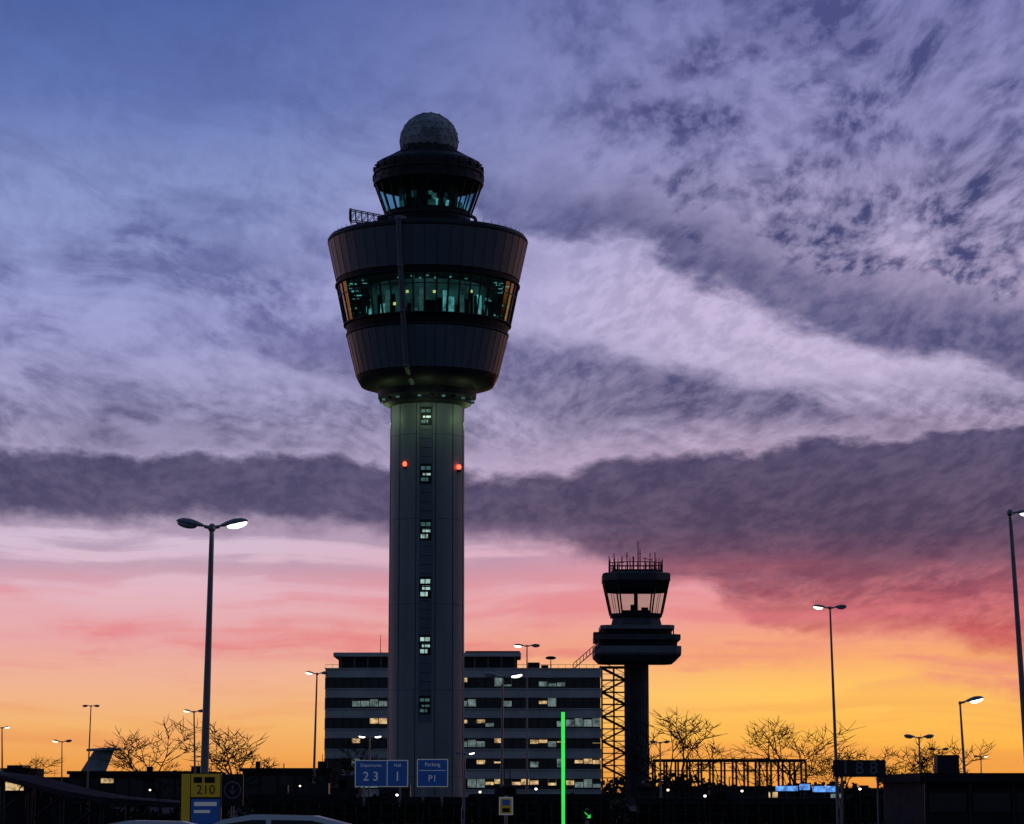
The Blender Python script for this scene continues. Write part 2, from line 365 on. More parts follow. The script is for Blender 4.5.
for i in range(N):
    tt=2*math.pi*i/N; c,s=math.cos(tt),math.sin(tt)
    b_.tube((C2[0]+pa[0]*c,D+pa[0]*s,pa[1]),(C2[0]+pb[0]*c,D+pb[0]*s,pb[1]),0.14 if i%2 else 0.19,0.14,'mull',6,False)
zm=pa[1]*0.3+pb[1]*0.7; rm=pa[0]*0.3+pb[0]*0.7
b_.lathe([(rm,zm-0.08),(rm+0.1,zm-0.08),(rm+0.1,zm+0.08),(rm,zm+0.08)],C2,'mull',N)
b_.done('glazing_bars',tw)
b_=B()
b_.disc(pa[0]-0.3,pa[1]+0.1,C2,'black',N); b_.disc(pb[0]-0.3,pb[1]-0.15,C2,'black',N)
b_.lathe([(pa[0]-4.2,pa[1]+0.1),(pa[0]-3.6,pb[1]-0.2)],C2,'intwall',32)
rnd=random.Random(3)
for i in range(64):
    tt=2*math.pi*(i+0.3)/64; c,s=math.cos(tt),math.sin(tt); R=Matrix.Rotation(tt,3,'Z')
    if rnd.random()<0.6:
        r=pb[0]-rnd.uniform(1.2,2.8); b_.box((C2[0]+r*c,D+r*s,pb[1]-0.35-rnd.random()*0.3),(rnd.uniform(0.3,1.2),rnd.uniform(0.2,0.4),0.08),'intlamp',R)
    r=pa[0]-3.2
    h=rnd.uniform(0.8,4.2)
    b_.box((C2[0]+r*c,D+r*s,pa[1]+0.1+h/2),(0.2,rnd.uniform(0.4,1.1),h),rnd.choice(['black','black','intlamp','intwall','windim','black']),R)
    if rnd.random()<0.10: b_.box((C2[0]+(r+1)*c,D+(r+1)*s,pa[1]+rnd.uniform(1.5,4)),(0.1,0.4,0.4),'intwarm',R)
b_.done('interior',tw)
b_=B()
th=math.asin(-22/92)-math.pi/2
def surf(r,py,extra): 
    rr,zz=P(r,py); rr+=extra; return Vector((C2[0]+rr*math.cos(th),D+rr*math.sin(th),zz))
pts=[surf(86,236,0),surf(101,240,0.5),surf(91,284,0.9),surf(82,326,0.9),surf(71,377,0.6),surf(52,391,0.2)]
for i in range(len(pts)-1): b_.tube(pts[i],pts[i+1],0.42,0.42,'panel',8)
for i in range(1,5): b_.ell(pts[i],(0.5,0.5,0.5),'panel')
b_.done('maintenance_rail',tw)
b_=B()
zr=Z(239,D)
xl,xr_=X(352,D,230),X(388,D,230)
yy=D-6
zA,zB=zr+0.9,zr+3.2
for yo in(-0.6,0.6):
    b_.tube((xl,yy+yo,zA+0.6),(xr_,yy+yo,zA),0.09,0.09,'dark',5); b_.tube((xl,yy+yo,zB),(xr_,yy+yo,zA+1.2),0.09,0.09,'dark',5)
    for i in range(7):
        f=i/6; x0=xl+(xr_-xl)*f; b_.tube((x0,yy+yo,zA+0.6*(1-f)),(x0,yy+yo,zB+(zA+1.2-zB)*f),0.06,0.06,'dark',4)
        if i<6:
            f2=(i+1)/6; b_.tube((x0,yy+yo,zA+0.6*(1-f)),(xl+(xr_-xl)*f2,yy+yo,zB+(zA+1.2-zB)*f2),0.05,0.05,'dark',4)
b_.box((xr_-0.5,yy,zr+1.0),(1.6,1.5,2.2),'dark'); b_.box((xl+0.2,yy,zA+1.3),(0.15,1.6,2.2),'dark')
b_.tube((X(372,D,230),yy,zr-0.3),(X(372,D,230),yy,zA+0.3),0.15,0.15,'dark',6)
b_.tube((xl+1,yy,zA+0.3),(X(378,D,230),yy,zr),0.1,0.1,'dark',6)
for i in range(60):
    tt=2*math.pi*i/60; r=P(96,239)[0]; b_.tube((C2[0]+r*math.cos(tt),D+r*math.sin(tt),zr),(C2[0]+r*math.cos(tt),D+r*math.sin(tt),zr+0.5),0.03,0.03,'dark',4)
b_.done('roof_maintenance_crane',tw)
C3=(X(428.5,D,190),D,0); n2=24
b_=B()
b_.lathe([(P(44,224)[0],Z(240,D)),P(44,224),P(42,220),P(42.5,214)],C3,'dark',n2); b_.lathe([P(47,222),P(49,221),P(49,219),P(46,219)],C3,'dark',n2); b_.done('top_cab_base',tw)
ga,gb=P(42.5,216),P(53,187)
b_=B(); b_.lathe([ga,gb],C3,'glass_top',n2); b_.done('top_cab_glass',tw)
b_=B()
for i in range(n2):
    tt=2*math.pi*i/n2; c,s=math.cos(tt),math.sin(tt)
    b_.tube((C3[0]+ga[0]*c,D+ga[0]*s,ga[1]),(C3[0]+gb[0]*c,D+gb[0]*s,gb[1]),0.13,0.13,'mull',5,False)
b_.disc(ga[0],ga[1],C3,'black',n2); 
b_.lathe([(4.3,ga[1]),(4.6,gb[1])],C3,'black',16)
for i in range(10):
    tt=-math.pi/2+rnd.uniform(-1.1,1.1); r=4.75; R=Matrix.Rotation(tt,3,'Z')
    b_.box((C3[0]+r*math.cos(tt),D+r*math.sin(tt),ga[1]+rnd.uniform(0.8,3.2)),(0.1,rnd.uniform(0.4,0.9),rnd.uniform(0.3,1.4)),rnd.choice(['intlamp','windim','intwall']),R)
for i in range(n2):
    tt=2*math.pi*(i+.5)/n2
    if i%3==0: b_.box((C3[0]+(ga[0]-.3)*math.cos(tt),D+(ga[0]-.3)*math.sin(tt),ga[1]+0.7),(0.1,1.0,1.2),'intwall',Matrix.Rotation(tt,3,'Z'))
b_.done('top_cab_frame',tw)
b_=B()
b_.lathe([P(53,187),P(55,186),P(55.2,182),P(53,180),P(53.8,168),P(52.5,165),P(45,161),P(31,156),P(28.5,155),P(28.5,148)],C3,'dark',n2)
b_.disc(gb[0],gb[1]-0.02,C3,'black',n2)
b_.lathe([P(54,176),P(55.2,176),P(55.2,174),P(54,174)],C3,'dark',n2)
for i in range(n2):
    tt=2*math.pi*(i+.5)/n2; c,s=math.cos(tt),math.sin(tt)
    r0,z0=P(54,169); r1_,z1=P(31,156)
    b_.tube((C3[0]+r0*c,D+r0*s,z0+0.3),(C3[0]+r1_*c,D+r1_*s,z1+0.3),0.12,0.12,'dark',5)
    b_.box((C3[0]+r0*c*1.01,D+r0*s*1.01,z0-0.3),(0.3,0.5,0.6),'dark',Matrix.Rotation(tt,3,'Z'))
for sgn in(-1,1): b_.box((C3[0]+sgn*P(54,180)[0],D-1,Z(180,D)),(0.5,0.5,0.9),'steel')
b_.done('top_cab_roof',tw)
rc=W(429,142,D); rr=29.5*D/dy(136)
bm=bmesh.new(); bmesh.ops.create_icosphere(bm,subdivisions=3,radius=rr); bmesh.ops.translate(bm,vec=rc,verts=bm.verts)
me=bpy.data.meshes.new('radome'); bm.to_mesh(me); me.materials.append(M['radome']); 
o=bpy.data.objects.new('radome',me); scene.collection.objects.link(o); o.parent=tw
b_=B()
for e in bm.edges: b_.tube(e.verts[0].co,e.verts[1].co,0.035,0.035,'seam',4,False)
for vtx in list(bm.verts)[::3]: b_.ell(vtx.co,(0.13,0.13,0.13),'seam',None,6,4)
b_.done('radome_ribs',tw); bm.free()
b_=B()
for pxx,pyy,Dn in [(405,464,D-4.6),(459,467,D-3.4),(407.5,158,D-4)]:
    p=W(pxx,pyy,Dn); b_.ell(p,(0.34,0.34,0.38),'red')
    b_.box(p-Vector((0,-0.5,0.5)),(0.5,1.4,0.25),'dark')
b_.done('obstruction_lights',tw)
def light(kind,name,loc,energy,color,parent,size=0.3):
    l=bpy.data.lights.new(name,kind); l.energy=energy; l.color=color; l.shadow_soft_size=size
    o=bpy.data.objects.new(name,l); scene.collection.objects.link(o); o.location=loc; o.parent=parent
for i in range(6):
    tt=2*math.pi*(i+0.5)/6; r=P(47,405)[0]
    light('POINT','collar_downlight',(C2[0]+(r+1.6)*math.cos(tt),D+(r+1.6)*math.sin(tt),Z(420,D)),110,(0.75,1.0,0.5),tw,0.3)
# ---------------- OFFICE BUILDING
OD=312.0*K
ob=empty('office_building')
x0,x1=X(325,OD,720),X(601,OD,720); ztop=Z(668,OD)
b_=B(); b_.bx(x0+0.2,x1-0.2,OD+0.4,OD+16,0,ztop-0.3,'brickd'); b_.done('core',ob)
fl=3.28
b_=B(); bw=B(); bl=B()
nf=6
rnd=random.Random(11)
for k in range(nf+1):
    zt=ztop-k*fl
    b_.bx(x0,x1,OD-0.25,OD+0.38,max(zt-1.55,0.2),zt,'spandrel')
    b_.bx(x0-0.1,x1+0.1,OD-0.42,OD-0.26,zt-0.18,zt-0.02,'spandrel')
    if k==nf: break
    zb=zt-1.55; ze=ztop-(k+1)*fl
    nx=int((x1-x0)/1.45); wx=(x1-x0)/nx
    run=0;mm='bwin'
    for i in range(nx):
        xa=x0+i*wx; pxi=325+276*i/nx
        if run<=0:
            run=rnd.choice([1,1,2,2,3]); lit_p={0:0.04,1:0.07,2:0.30,3:0.52,4:0.15,5:0.2}[k]
            if pxi<400: lit_p*=0.3
            cool=0.45 if (k>=4 and pxi>520) else 0.18
            u=rnd.random(); mm='blit' if u<lit_p else ('blit2' if u<lit_p+cool else 'bwin')
        run-=1
        zs=0.0 if mm=='bwin' else (0.6+rnd.random()*0.4 if mm=='blit' else 0.3)
        zt2=zb-0.02-(rnd.choice([0.05,0.25,0.5]) if zs else 0)
        (bw if mm=='bwin' else bl).bx(xa+0.06,xa+wx-0.06,OD+0.1,OD+0.35,ze+0.02+zs,max(zt2,ze+zs+0.2),mm)
        if mm!='bwin': bw.bx(xa+0.06,xa+wx-0.06,OD+0.1,OD+0.35,ze+0.02,ze+zs,'bwin')
        b_.bx(xa-0.06,xa+0.06,OD-0.1,OD+0.37,ze,zb,'mull')
        if rnd.random()<0.3: bw.bx(xa+0.07,xa+wx-0.07,OD+0.04,OD+0.08,zb-rnd.uniform(0.3,1.2),zb-0.03,'pave')
b_.done('spandrels',ob); bw.done('windows',ob); bl.done('lit_windows',ob)
b_=B()
xa,xb=X(334,OD,660),X(521,OD,660)
b_.bx(xa+0.6,xb-0.6,OD+2.4,OD+13,ztop-0.3,Z(656,OD),'dark'); b_.bx(xa-0.2,xb,OD+1.4,OD+14,Z(656,OD),Z(652,OD),'spandrel')
for i in range(14):
    xx=xa+1+(xb-xa-2)*i/13; b_.bx(xx-0.1,xx+0.1,OD+2.2,OD+2.38,ztop,Z(656,OD),'steel')
b_.bx(X(465,OD,660),X(520,OD,660),OD+3,OD+12,Z(653,OD)+0.2,Z(650,OD),'dark')
b_.done('penthouse',ob)
b_=B()
b_.tube((X(379,OD,650),OD+5,Z(652,OD)),(X(379,OD,650),OD+5,Z(633,OD)),0.07,0.04,'dark',5)
xq=X(551,OD,660); b_.tube((xq,OD+3,ztop-0.2),(xq,OD+3,Z(659,OD)),0.08,0.08,'dark',5); b_.ell((xq,OD+3,Z(657,OD)),(0.9,0.3,0.3),'dark'); b_.box((X(545,OD,660),OD+4,ztop+0.3),(1.2,1,0.7),'dark')
xs=X(574,OD,660); xe=X(600,OD,650)
for yo in (2,3.2):
    b_.tube((xs,OD+yo,ztop),(xe,OD+yo,Z(646,OD)),0.07,0.07,'dark',4); b_.tube((xs,OD+yo,ztop+0.9),(xe,OD+yo,Z(640,OD)),0.05,0.05,'dark',4)
    for i in range(9):
        f=i/8; b_.tube((xs+(xe-xs)*f,OD+yo,ztop+(Z(646,OD)-ztop)*f),(xs+(xe-xs)*f,OD+yo,ztop+0.9+(Z(640,OD)-ztop-0.9)*f),0.04,0.04,'dark',4)
b_.bx(X(528,OD,660),X(540,OD,660),OD+4,OD+8,ztop-0.3,ztop+1.1,'dark')
for i in range(40):
    xx=x0+(x1-x0)*i/39; b_.tube((xx,OD+0.4,ztop-0.1),(xx,OD+0.4,ztop+0.6),0.025,0.025,'dark',4)
b_.bx(x0,x1,OD+0.38,OD+0.42,ztop+0.56,ztop+0.62,'dark')
b_.done('roof_equipment',ob)
# ---------------- OLD TOWER
TD=335.0*K
ot=empty('old_control_tower')
def Q(r,py): return (r*TD/dy(py), Z(py,TD))
CO=(X(636,TD,620),TD,0); sc=TD/dy(650)
b_=B(); b_.lathe([(11.8*sc,0),(11.8*sc,Z(655,TD))],CO,'oldconc',20,True); 
for i in range(20):
    tt=2*math.pi*i/20; b_.tube((CO[0]+11.9*sc*math.cos(tt),TD+11.9*sc*math.sin(tt),0),(CO[0]+11.9*sc*math.cos(tt),TD+11.9*sc*math.sin(tt),Z(655,TD)),0.06,0.06,'oldconc',4,False)
b_.done('shaft',ot)
def oct_(bb,segs,m,cut=0.42):
    vs=[];n=8
    for h,zz in segs:
        c=h*(1-cut)
        for (ax,ay) in [(h,-c),(h,c),(c,h),(-c,h),(-h,c),(-h,-c),(-c,-h),(c,-h)]: vs.append((CO[0]+ax,TD+ay,zz))
    fs=[(k*n+i,k*n+(i+1)%n,(k+1)*n+(i+1)%n,(k+1)*n+i) for k in range(len(segs)-1) for i in range(n)]
    fs.append(tuple(range(n))); fs.append(tuple((len(segs)-1)*n+i for i in range(n)))
    bb.add(vs,fs,m)
b_=B()
oct_(b_,[Q(33,663.5),Q(37,663),Q(42.6,657),Q(42.6,655)],'oldconc',0.12)
oct_(b_,[Q(42.8,654.8),Q(42.8,648)],'oldlight',0.12)
oct_(b_,[Q(39,647.8),Q(39,642)],'black',0.12)
oct_(b_,[Q(42.2,641.8),Q(42.2,636.5)],'oldconc',0.12)
b_.bx(CO[0]-Q(43.5,640)[0],CO[0]-Q(30,640)[0],TD-6,TD-2,Z(641,TD),Z(634,TD),'dark')
oct_(b_,[Q(34,636.3),Q(34,631)],'black',0.15)
oct_(b_,[Q(36.5,630.8),Q(36.5,627)],'oldlight',0.15)
oct_(b_,[Q(25,626.8),Q(23,618)],'oldconc')
oct_(b_,[Q(25,617.8),Q(26,614.5)],'dark')
for sx_ in (-1,1):
    for yo in (-1,1):
        b_.tube((CO[0]+sx_*Q(36,640)[0],TD+yo*4,Z(636,TD)),(CO[0]+sx_*Q(36,640)[0],TD+yo*4,Z(628,TD)),0.12,0.12,'dark',5)
b_.done('platforms',ot)
b_=B()
ga,gb=Q(25.5,614.5),Q(32,583)
def octp(h,zz,cut=0.42):
    c=h*(1-cut); return [Vector((CO[0]+a_,TD+b__,zz)) for a_,b__ in [(h,-c),(h,c),(c,h),(-c,h),(-h,c),(-h,-c),(-c,-h),(c,-h)]]
lo,hi=octp(*ga),octp(*gb)
for i in range(8): b_.add([lo[i],lo[(i+1)%8],hi[(i+1)%8],hi[i]],[(0,1,2,3)],'glass_clear')
b_.done('cab_glass',ot)
b_=B()
def inn(p_): return Vector((CO[0]+(p_.x-CO[0])*0.985,TD+(p_.y-TD)*0.985,p_.z))
for i in range(8):
    p0=lo[i]; p1=hi[i]; b_.tube(p0,p1,0.15,0.15,'mull',5,False)
    p0=lo[i].lerp(lo[(i+1)%8],0.5); p1=hi[i].lerp(hi[(i+1)%8],0.5); b_.tube(p0,p1,0.05,0.05,'mull',4,False)
    f=0.72; n0=lo[i].lerp(hi[i],f); n1=lo[(i+1)%8].lerp(hi[(i+1)%8],f)
    b_.add([inn(n0),inn(n1),inn(hi[(i+1)%8]),inn(hi[i])],[(0,1,2,3)],'black')  # dark band added behind the upper panes to darken them
b_.box((CO[0],TD,ga[1]+0.3),(5,5,0.6),'black'); b_.box((CO[0]-0.6,TD-1,ga[1]+1.0),(0.8,0.6,1.3),'black'); b_.box((CO[0]+1.6,TD+1,ga[1]+0.9),(1.2,0.6,0.8),'black')
b_.tube((CO[0],TD,ga[1]),(CO[0],TD,gb[1]),0.35,0.35,'dark',8)
b_.box((CO[0]-1.4,TD-2,gb[1]-0.6),(0.5,0.2,0.35),'intlamp')
b_.done('cab_frame',ot)
b_=B()
oct_(b_,[Q(32.2,583),Q(33.5,582),Q(33.5,575),Q(31,574)],'oldconc')
oct_(b_,[Q(24,573.8),Q(24,571)],'dark')
rl=Q(26,566)[0]
z0=Z(574,TD); z1_=Z(564,TD)
cr=octp(rl,z1_)
for i in range(8):
    b_.tube(cr[i],cr[(i+1)%8],0.08,0.08,'dark',4); q1=Vector((0,0,-0.6)); b_.tube(cr[i]+q1,cr[(i+1)%8]+q1,0.06,0.06,'dark',4)
    for f in(0,.2,.4,.6,.8):
        p=cr[i].lerp(cr[(i+1)%8],f); b_.tube((p.x,p.y,z0),(p.x,p.y,z1_+ (0.7 if f in(0,.4) else 0)),0.07,0.06,'dark',4)
rnd=random.Random(5)
for pxx,pyt in [(609,556),(614,553),(618,559),(622,556),(627,552),(633,556),(638,541),(640,548),(645,557),(650,553),(655,552),(659,558),(630,558)]:
    p=W(pxx,pyt,TD+rnd.uniform(-3,3)); b_.tube((p.x,p.y,z0),p,0.13,0.07,'dark',4); 
    if rnd.random()<0.6: b_.box(p-Vector((0,0,rnd.uniform(0.3,1.2))),(rnd.uniform(0.4,1.0),0.08,0.1),'dark')
b_.done('cab_roof_antennas',ot)
st_=B()
sa,sb_=X(602,TD-4,720),X(626,TD-4,720); zt=Z(668,TD-4)
for yy in(TD-5.5,TD-2.5):
    for xx in(sa,(sa+sb_)/2,sb_): st_.tube((xx,yy,0),(xx,yy,zt),0.11,0.11,'dark',5)
nl=11
for i in range(nl+1):
    z=i*zt/nl
    st_.bx(sa,sb_,TD-5.6,TD-2.4,z-0.08,z+0.08,'dark')
    st_.tube((sa,TD-5.5,z+1),(sb_,TD-5.5,z+1),0.05,0.05,'dark',4)
    if i<nl:
        p,q_=((sa,sb_) if i%2 else (sb_,sa))
        for yo in(TD-5.5,TD-2.5):
            st_.tube((p,yo,z),(q_,yo,z+zt/nl),0.15,0.15,'dark',4); 
        st_.tube((p,TD-5.5,z+1),(q_,TD-5.5,z+1+zt/nl),0.06,0.06,'dark',4)
st_.bx(sa-0.4,sb_+3,TD-5.8,TD-2,zt,zt+0.25,'dark')
st_.done('external_staircase')
# ---------------- STREET LAMPS
def head(b,base,dirx,L,lit,tilt=0.16,warm=False):
    R=Matrix.Rotation(-tilt,3,'Y') if dirx>0 else Matrix.Rotation(tilt,3,'Y')
    n=12; prof=[(0,0.03,0.03),(0.12,0.08,0.08),(0.3,0.14,0.13),(0.55,0.20,0.17),(0.8,0.17,0.14),(0.94,0.10,0.08),(1.0,0.02,0.02)]
    vs=[];fs=[]
    for (u,w,h) in prof:
        for i in range(n):
            tt=2*math.pi*i/n; zz=math.sin(tt)*h*L*(1.0 if math.sin(tt)>0 else 0.35)
            vs.append(Vector(base)+R@Vector((dirx*(0.22+u)*L,math.cos(tt)*w*L,zz)))
    for k in range(len(prof)-1):
        for i in range(n): fs.append((k*n+i,k*n+(i+1)%n,(k+1)*n+(i+1)%n,(k+1)*n+i))
    b.add(vs,fs,'lamphead',True)
    b.tube(Vector(base),Vector(base)+R@Vector((dirx*0.26*L,0,0)),0.045*L+0.02,0.04*L+0.015,'lamphead',8)
    cl_=Vector(base)+R@Vector((dirx*0.84*L,0,-0.05*L))
    b.ell(cl_,(0.34*L,0.16*L,0.13*L),('lensw' if warm else 'lens') if lit else 'lensoff',R,12,8)
def lamp(pxt,pyt,pxb,D,L=0.9,heads=((-1,1),(1,1)),r=0.09,warm=False,tilt=0.16):
    D=D*K
    tp=W(pxt,pyt,D); xb=X(pxb,D,790); b=B()
    base=Vector((xb,D,0))
    b.tube(base,base+Vector((0,0,1.1)),r*1.5,r*1.45,'steel',12); 
    p1=base.lerp(tp,0.12); 
    b.tube(p1,tp,r*1.25,r*0.65,'steel',12); b.tube(base+Vector((0,0,1.1)),p1,r*1.45,r*1.25,'steel',12)
    b.lathe([(r*2.2,0),(r*2.2,0.06),(r*1.5,0.12)],base,'steel',12)
    b.ell(tp,(r*1.1,r*1.1,r*1.3),'steel')
    b.box(base+Vector((0,-r*1.45,0.75)),(r*1.2,0.03,0.4),'dark')
    for d,l in heads: head(b,tp,d,L,l,tilt,warm=warm)
    return b.done('street_lamp')
lamp(212,528,203,58,0.92,((-1,0),(1,1)),0.11,tilt=0.20)
lamp(317,674,313,150,0.75,((-1,1),(1,0)),0.09)
lamp(370,737,369,125,0.62,((-1,1),(1,1)),0.07,tilt=0.1)
lamp(503,677,501,140,1.2,((-1,0),(1,1)),0.09)
lamp(527,646,527,150,0.85,((-1,1),(1,0)),0.07,tilt=0.05)
lamp(465,754,463,90,0.38,((-1,0),(1,1)),0.06)
lamp(830,608,838,98,0.72,((-1,1),(1,0)),0.075,tilt=0.1)
lamp(1010,513,1032,58,0.6,((1,1),),0.09,tilt=0.02)
lamp(919,738,921,160,1.05,((-1,0),(1,0)),0.09)
lamp(960,703,967,120,1.25,((1,1),),0.09,tilt=0.22)
lamp(660,743,661,160,0.7,((-1,0),(1,0)),0.08)
lamp(91,706,87,200,0.75,((-1,0),(1,0)),0.08,tilt=0.02)
lamp(194,712,196,150,0.7,((-1,1),(1,0)),0.08,warm=True)
lamp(62,742,62,230,1.0,((-1,1),(1,0)),0.08,warm=True)
lamp(2,728,3,180,0.6,((-1,0),(1,1)),0.08)
lamp(981,757,981,190,0.6,((-1,0),(1,1)),0.07,warm=True)
lamp(939,750,940,210,0.9,((-1,0),(1,0)),0.08)
# ---------------- green LED pole
GD=60*K
b_=B(); p=W(563,712,GD); b_.tube((p.x,GD,0.5),(p.x,GD,p.z),0.055,0.055,'green',12); b_.lathe([(0.16,0),(0.16,0.05),(0.09,0.1),(0.09,0.5)],(p.x,GD,0),'dark',12); b_.lathe([(0.065,p.z),(0.065,p.z+0.05),(0.01,p.z+0.06)],(p.x,GD,0),'dark',12); b_.bx(p.x-0.05,p.x+0.05,GD+.06,GD+.1,0.4,p.z,'dark'); b_.done('green_light_pole')
# ---------------- signs
def board(name,pxa,pxb,pya,pyb,D,m,posts,border='white'):
    D=D*K
    e=empty(name); a=W(pxa,pya,D); c=W(pxb,pyb,D); b=B()
    if border: b.bx(a.x,c.x,D,D+0.05,c.z,a.z,border); b.bx(a.x+0.05,c.x-0.05,D-0.004,D+0.01,c.z+0.05,a.z-0.05,m)
    else: b.bx(a.x,c.x,D,D+0.05,c.z,a.z,m)
    for q in posts: xx=X(q,D); b.tube((xx,D+0.12,0),(xx,D+0.12,a.z+0.05),0.06,0.06,'steel',8)
    b.bx(a.x+0.1,c.x-0.1,D+0.05,D+0.12,a.z-0.35,a.z-0.25,'steel'); b.bx(a.x+0.1,c.x-0.1,D+0.05,D+0.12,c.z+0.25,c.z+0.35,'steel')
    b.done('board',e); return e,a,c
e,a_,c_=board('motorway_sign',355,408,760,787,110,'blue',(364,400)); SD=110*K
w=c_.x-a_.x; h=a_.z-c_.z
text('2 3',0.72,(a_.x+w*0.30,SD-0.012,a_.z-h*0.62),'white',e,'bay_numbers'); text('1',0.75,(a_.x+w*0.8,SD-0.012,a_.z-h*0.62),'white',e,'bay_number')
text('Departures',0.26,(a_.x+w*0.30,SD-0.012,a_.z-h*0.2),'white',e,'caption'); text('Hall',0.26,(a_.x+w*0.8,SD-0.012,a_.z-h*0.2),'white',e,'caption_hall')
b=B(); b.bx(a_.x+w*0.6,a_.x+w*0.615,SD-0.012,SD-0.006,c_.z+0.05,a_.z-0.05,'white'); b.done('divider',e)
e,a_,c_=board('parking_sign',417,448,759,787,110,'blue',(423,442))
w=c_.x-a_.x; h=a_.z-c_.z
text('Parking',0.3,((a_.x+c_.x)/2,SD-0.012,a_.z-h*0.2),'white',e,'caption'); text('P1',0.5,(a_.x+w*0.5,SD-0.012,a_.z-h*0.7),'white',e,'letter')
b=B(); b.bx(a_.x+0.15,c_.x-0.15,SD-0.012,SD-0.006,a_.z-h*0.42,a_.z-h*0.40,'white'); b.done('divider',e)
e=empty('bus_stop_sign'); D4=45*K; a_=W(181,773,D4); c_=W(221,800,D4); b=B()
b.bx(a_.x,c_.x,D4,D4+0.14,0.25,a_.z,'signblack'); b.bx(a_.x+0.24,c_.x-0.02,D4-0.012,D4-0.002,Z(797,D4),a_.z-0.02,'yellow')
b.bx(a_.x+0.25,c_.x-0.02,D4-0.012,D4-0.002,Z(824,D4),Z(799,D4),'blue'); b.bx(a_.x+0.02,a_.x+0.22,D4-0.012,D4-0.002,Z(824,D4),a_.z-0.02,'yellow')
b.bx(a_.x+0.32,c_.x-0.1,D4-0.02,D4-0.013,Z(806,D4),Z(802,D4),'white'); b.bx(a_.x+0.32,c_.x-0.25,D4-0.02,D4-0.013,Z(813,D4),Z(810,D4),'white')
b.bx(a_.x+0.1,a_.x+0.16,D4+0.02,D4+0.12,0,0.25,'steel'); b.bx(c_.x-0.16,c_.x-0.1,D4+0.02,D4+0.12,0,0.25,'steel')
b.bx(a_.x+0.3,a_.x+0.5,D4-0.018,D4-0.012,Z(783,D4),Z(777,D4),'signblack'); b.bx(a_.x+0.56,a_.x+0.8,D4-0.018,D4-0.012,Z(783,D4),Z(777,D4),'signblack')
b.done('pillar',e); text('210',0.3,(c_.x-0.36,D4-0.02,Z(790,D4)),'signblack',e,'stop_number')
e=empty('pedestrian_direction_sign'); D5=46*K; a_=W(222,774,D5); c_=W(243,806,D5); b=B()
b.bx(a_.x,c_.x,D5,D5+0.06,c_.z,a_.z,'signblack'); cx=(a_.x+c_.x)/2; cz=(a_.z+c_.z)/2
n=24
for i in range(n):
    t0,t1=2*math.pi*i/n,2*math.pi*(i+1)/n; ro,ri=0.21,0.18
    b.add([(cx+ro*math.cos(t0),D5-0.006,cz+ro*math.sin(t0)),(cx+ro*math.cos(t1),D5-0.006,cz+ro*math.sin(t1)),(cx+ri*math.cos(t1),D5-0.006,cz+ri*math.sin(t1)),(cx+ri*math.cos(t0),D5-0.006,cz+ri*math.sin(t0))],[(0,1,2,3)],'lamphead')
b.bx(cx-0.02,cx+0.02,D5-0.008,D5-0.003,cz-0.03,cz+0.11,'lamphead'); b.poly([(cx-0.08,D5-0.008,cz-0.02),(cx+0.08,D5-0.008,cz-0.02),(cx,D5-0.008,cz-0.12)],'lamphead')
b.tube((cx,D5+0.1,0),(cx,D5+0.1,a_.z),0.04,0.04,'steel',8); b.done('board',e)
e,a_,c_=board('gantry_sign',833,886,760,777,96,'signblack',(842,878),None)
text('1 8 8',0.9,((a_.x+c_.x)/2,96*K-0.01,(a_.z+c_.z)/2),'oldlight',e,'letters')
e,a_,c_=board('lane_sign',499,513,797,815,70,'yellow',(506,),'white')
b=B(); b.bx(a_.x+0.12,c_.x-0.12,70*K-.02,70*K-.01,c_.z+0.1,c_.z+0.25,'signblack'); b.bx(a_.x+0.12,c_.x-0.12,70*K-.02,70*K-.01,c_.z+0.35,c_.z+0.55,'blue'); b.done('legend',e)
e,a_,c_=board('exit_arrow_sign',582,593,810,820,70,'signblack',(587,),None); gy=70*K-0.02
b=B(); cx=(a_.x+c_.x)/2; cz=(a_.z+c_.z)/2; b.tube((cx-0.1,gy,cz+0.1),(cx+0.06,gy,cz-0.06),0.015,0.015,'green',5); b.poly([(cx+0.11,gy,cz-0.11),(cx+0.11,gy,cz+0.03),(cx-0.03,gy,cz-0.11)],'green'); b.done('arrow',e)
# ---------------- low buildings
def low(name,D,pxa,pxb,pyt,depth,m='brickd',lit=0.3,seed=1,litm='blit'):
    D=D*K
    e=empty(name); xa,xb=X(pxa,D),X(pxb,D); z=Z(pyt,D); r=random.Random(seed); b=B()
    b.bx(xa,xb,D,D+depth,0,z-0.4,m); b.bx(xa-0.3,xb+0.3,D-0.5,D+depth+0.3,z-0.398,z,'roof'); b.done('walls_roof',e); b=B()
    n=max(3,int((xb-xa)/1.8)); wx=(xb-xa)/n
    for i in range(n):
        mm=litm if r.random()<lit else 'bwin'
        hh=r.uniform(0.5,1.2) if mm!='bwin' else 3
        zt_=z-0.9; zb_=max(z-0.9-hh,0.9)
        if zt_-zb_>0.1: b.bx(xa+i*wx+0.15,xa+(i+1)*wx-0.15,D-0.05,D-0.003,zb_,zt_,mm)
        b.bx(xa+i*wx-0.06,xa+i*wx+0.06,D-0.12,D-0.002,0,z-0.42,'mull')
    b.done('windows',e); b=B()
    for i in range(max(2,int((xb-xa)/7))):
        xx=r.uniform(xa+1,xb-1); s=r.uniform(0.5,1.8); b.bx(xx-s/2,xx+s/2,D+2,D+2+s,z,z+r.uniform(0.3,0.9),'dark')
        if r.random()<0.5: b.tube((xx,D+2,z),(xx,D+2,z+r.uniform(1,2)),0.05,0.03,'dark',4)
    b.done('roof_units',e)
low('terminal_building',235,70,205,771,20,seed=2,lit=0.12)
low('terminal_building',225,243,330,768,18,seed=3,lit=0.1)
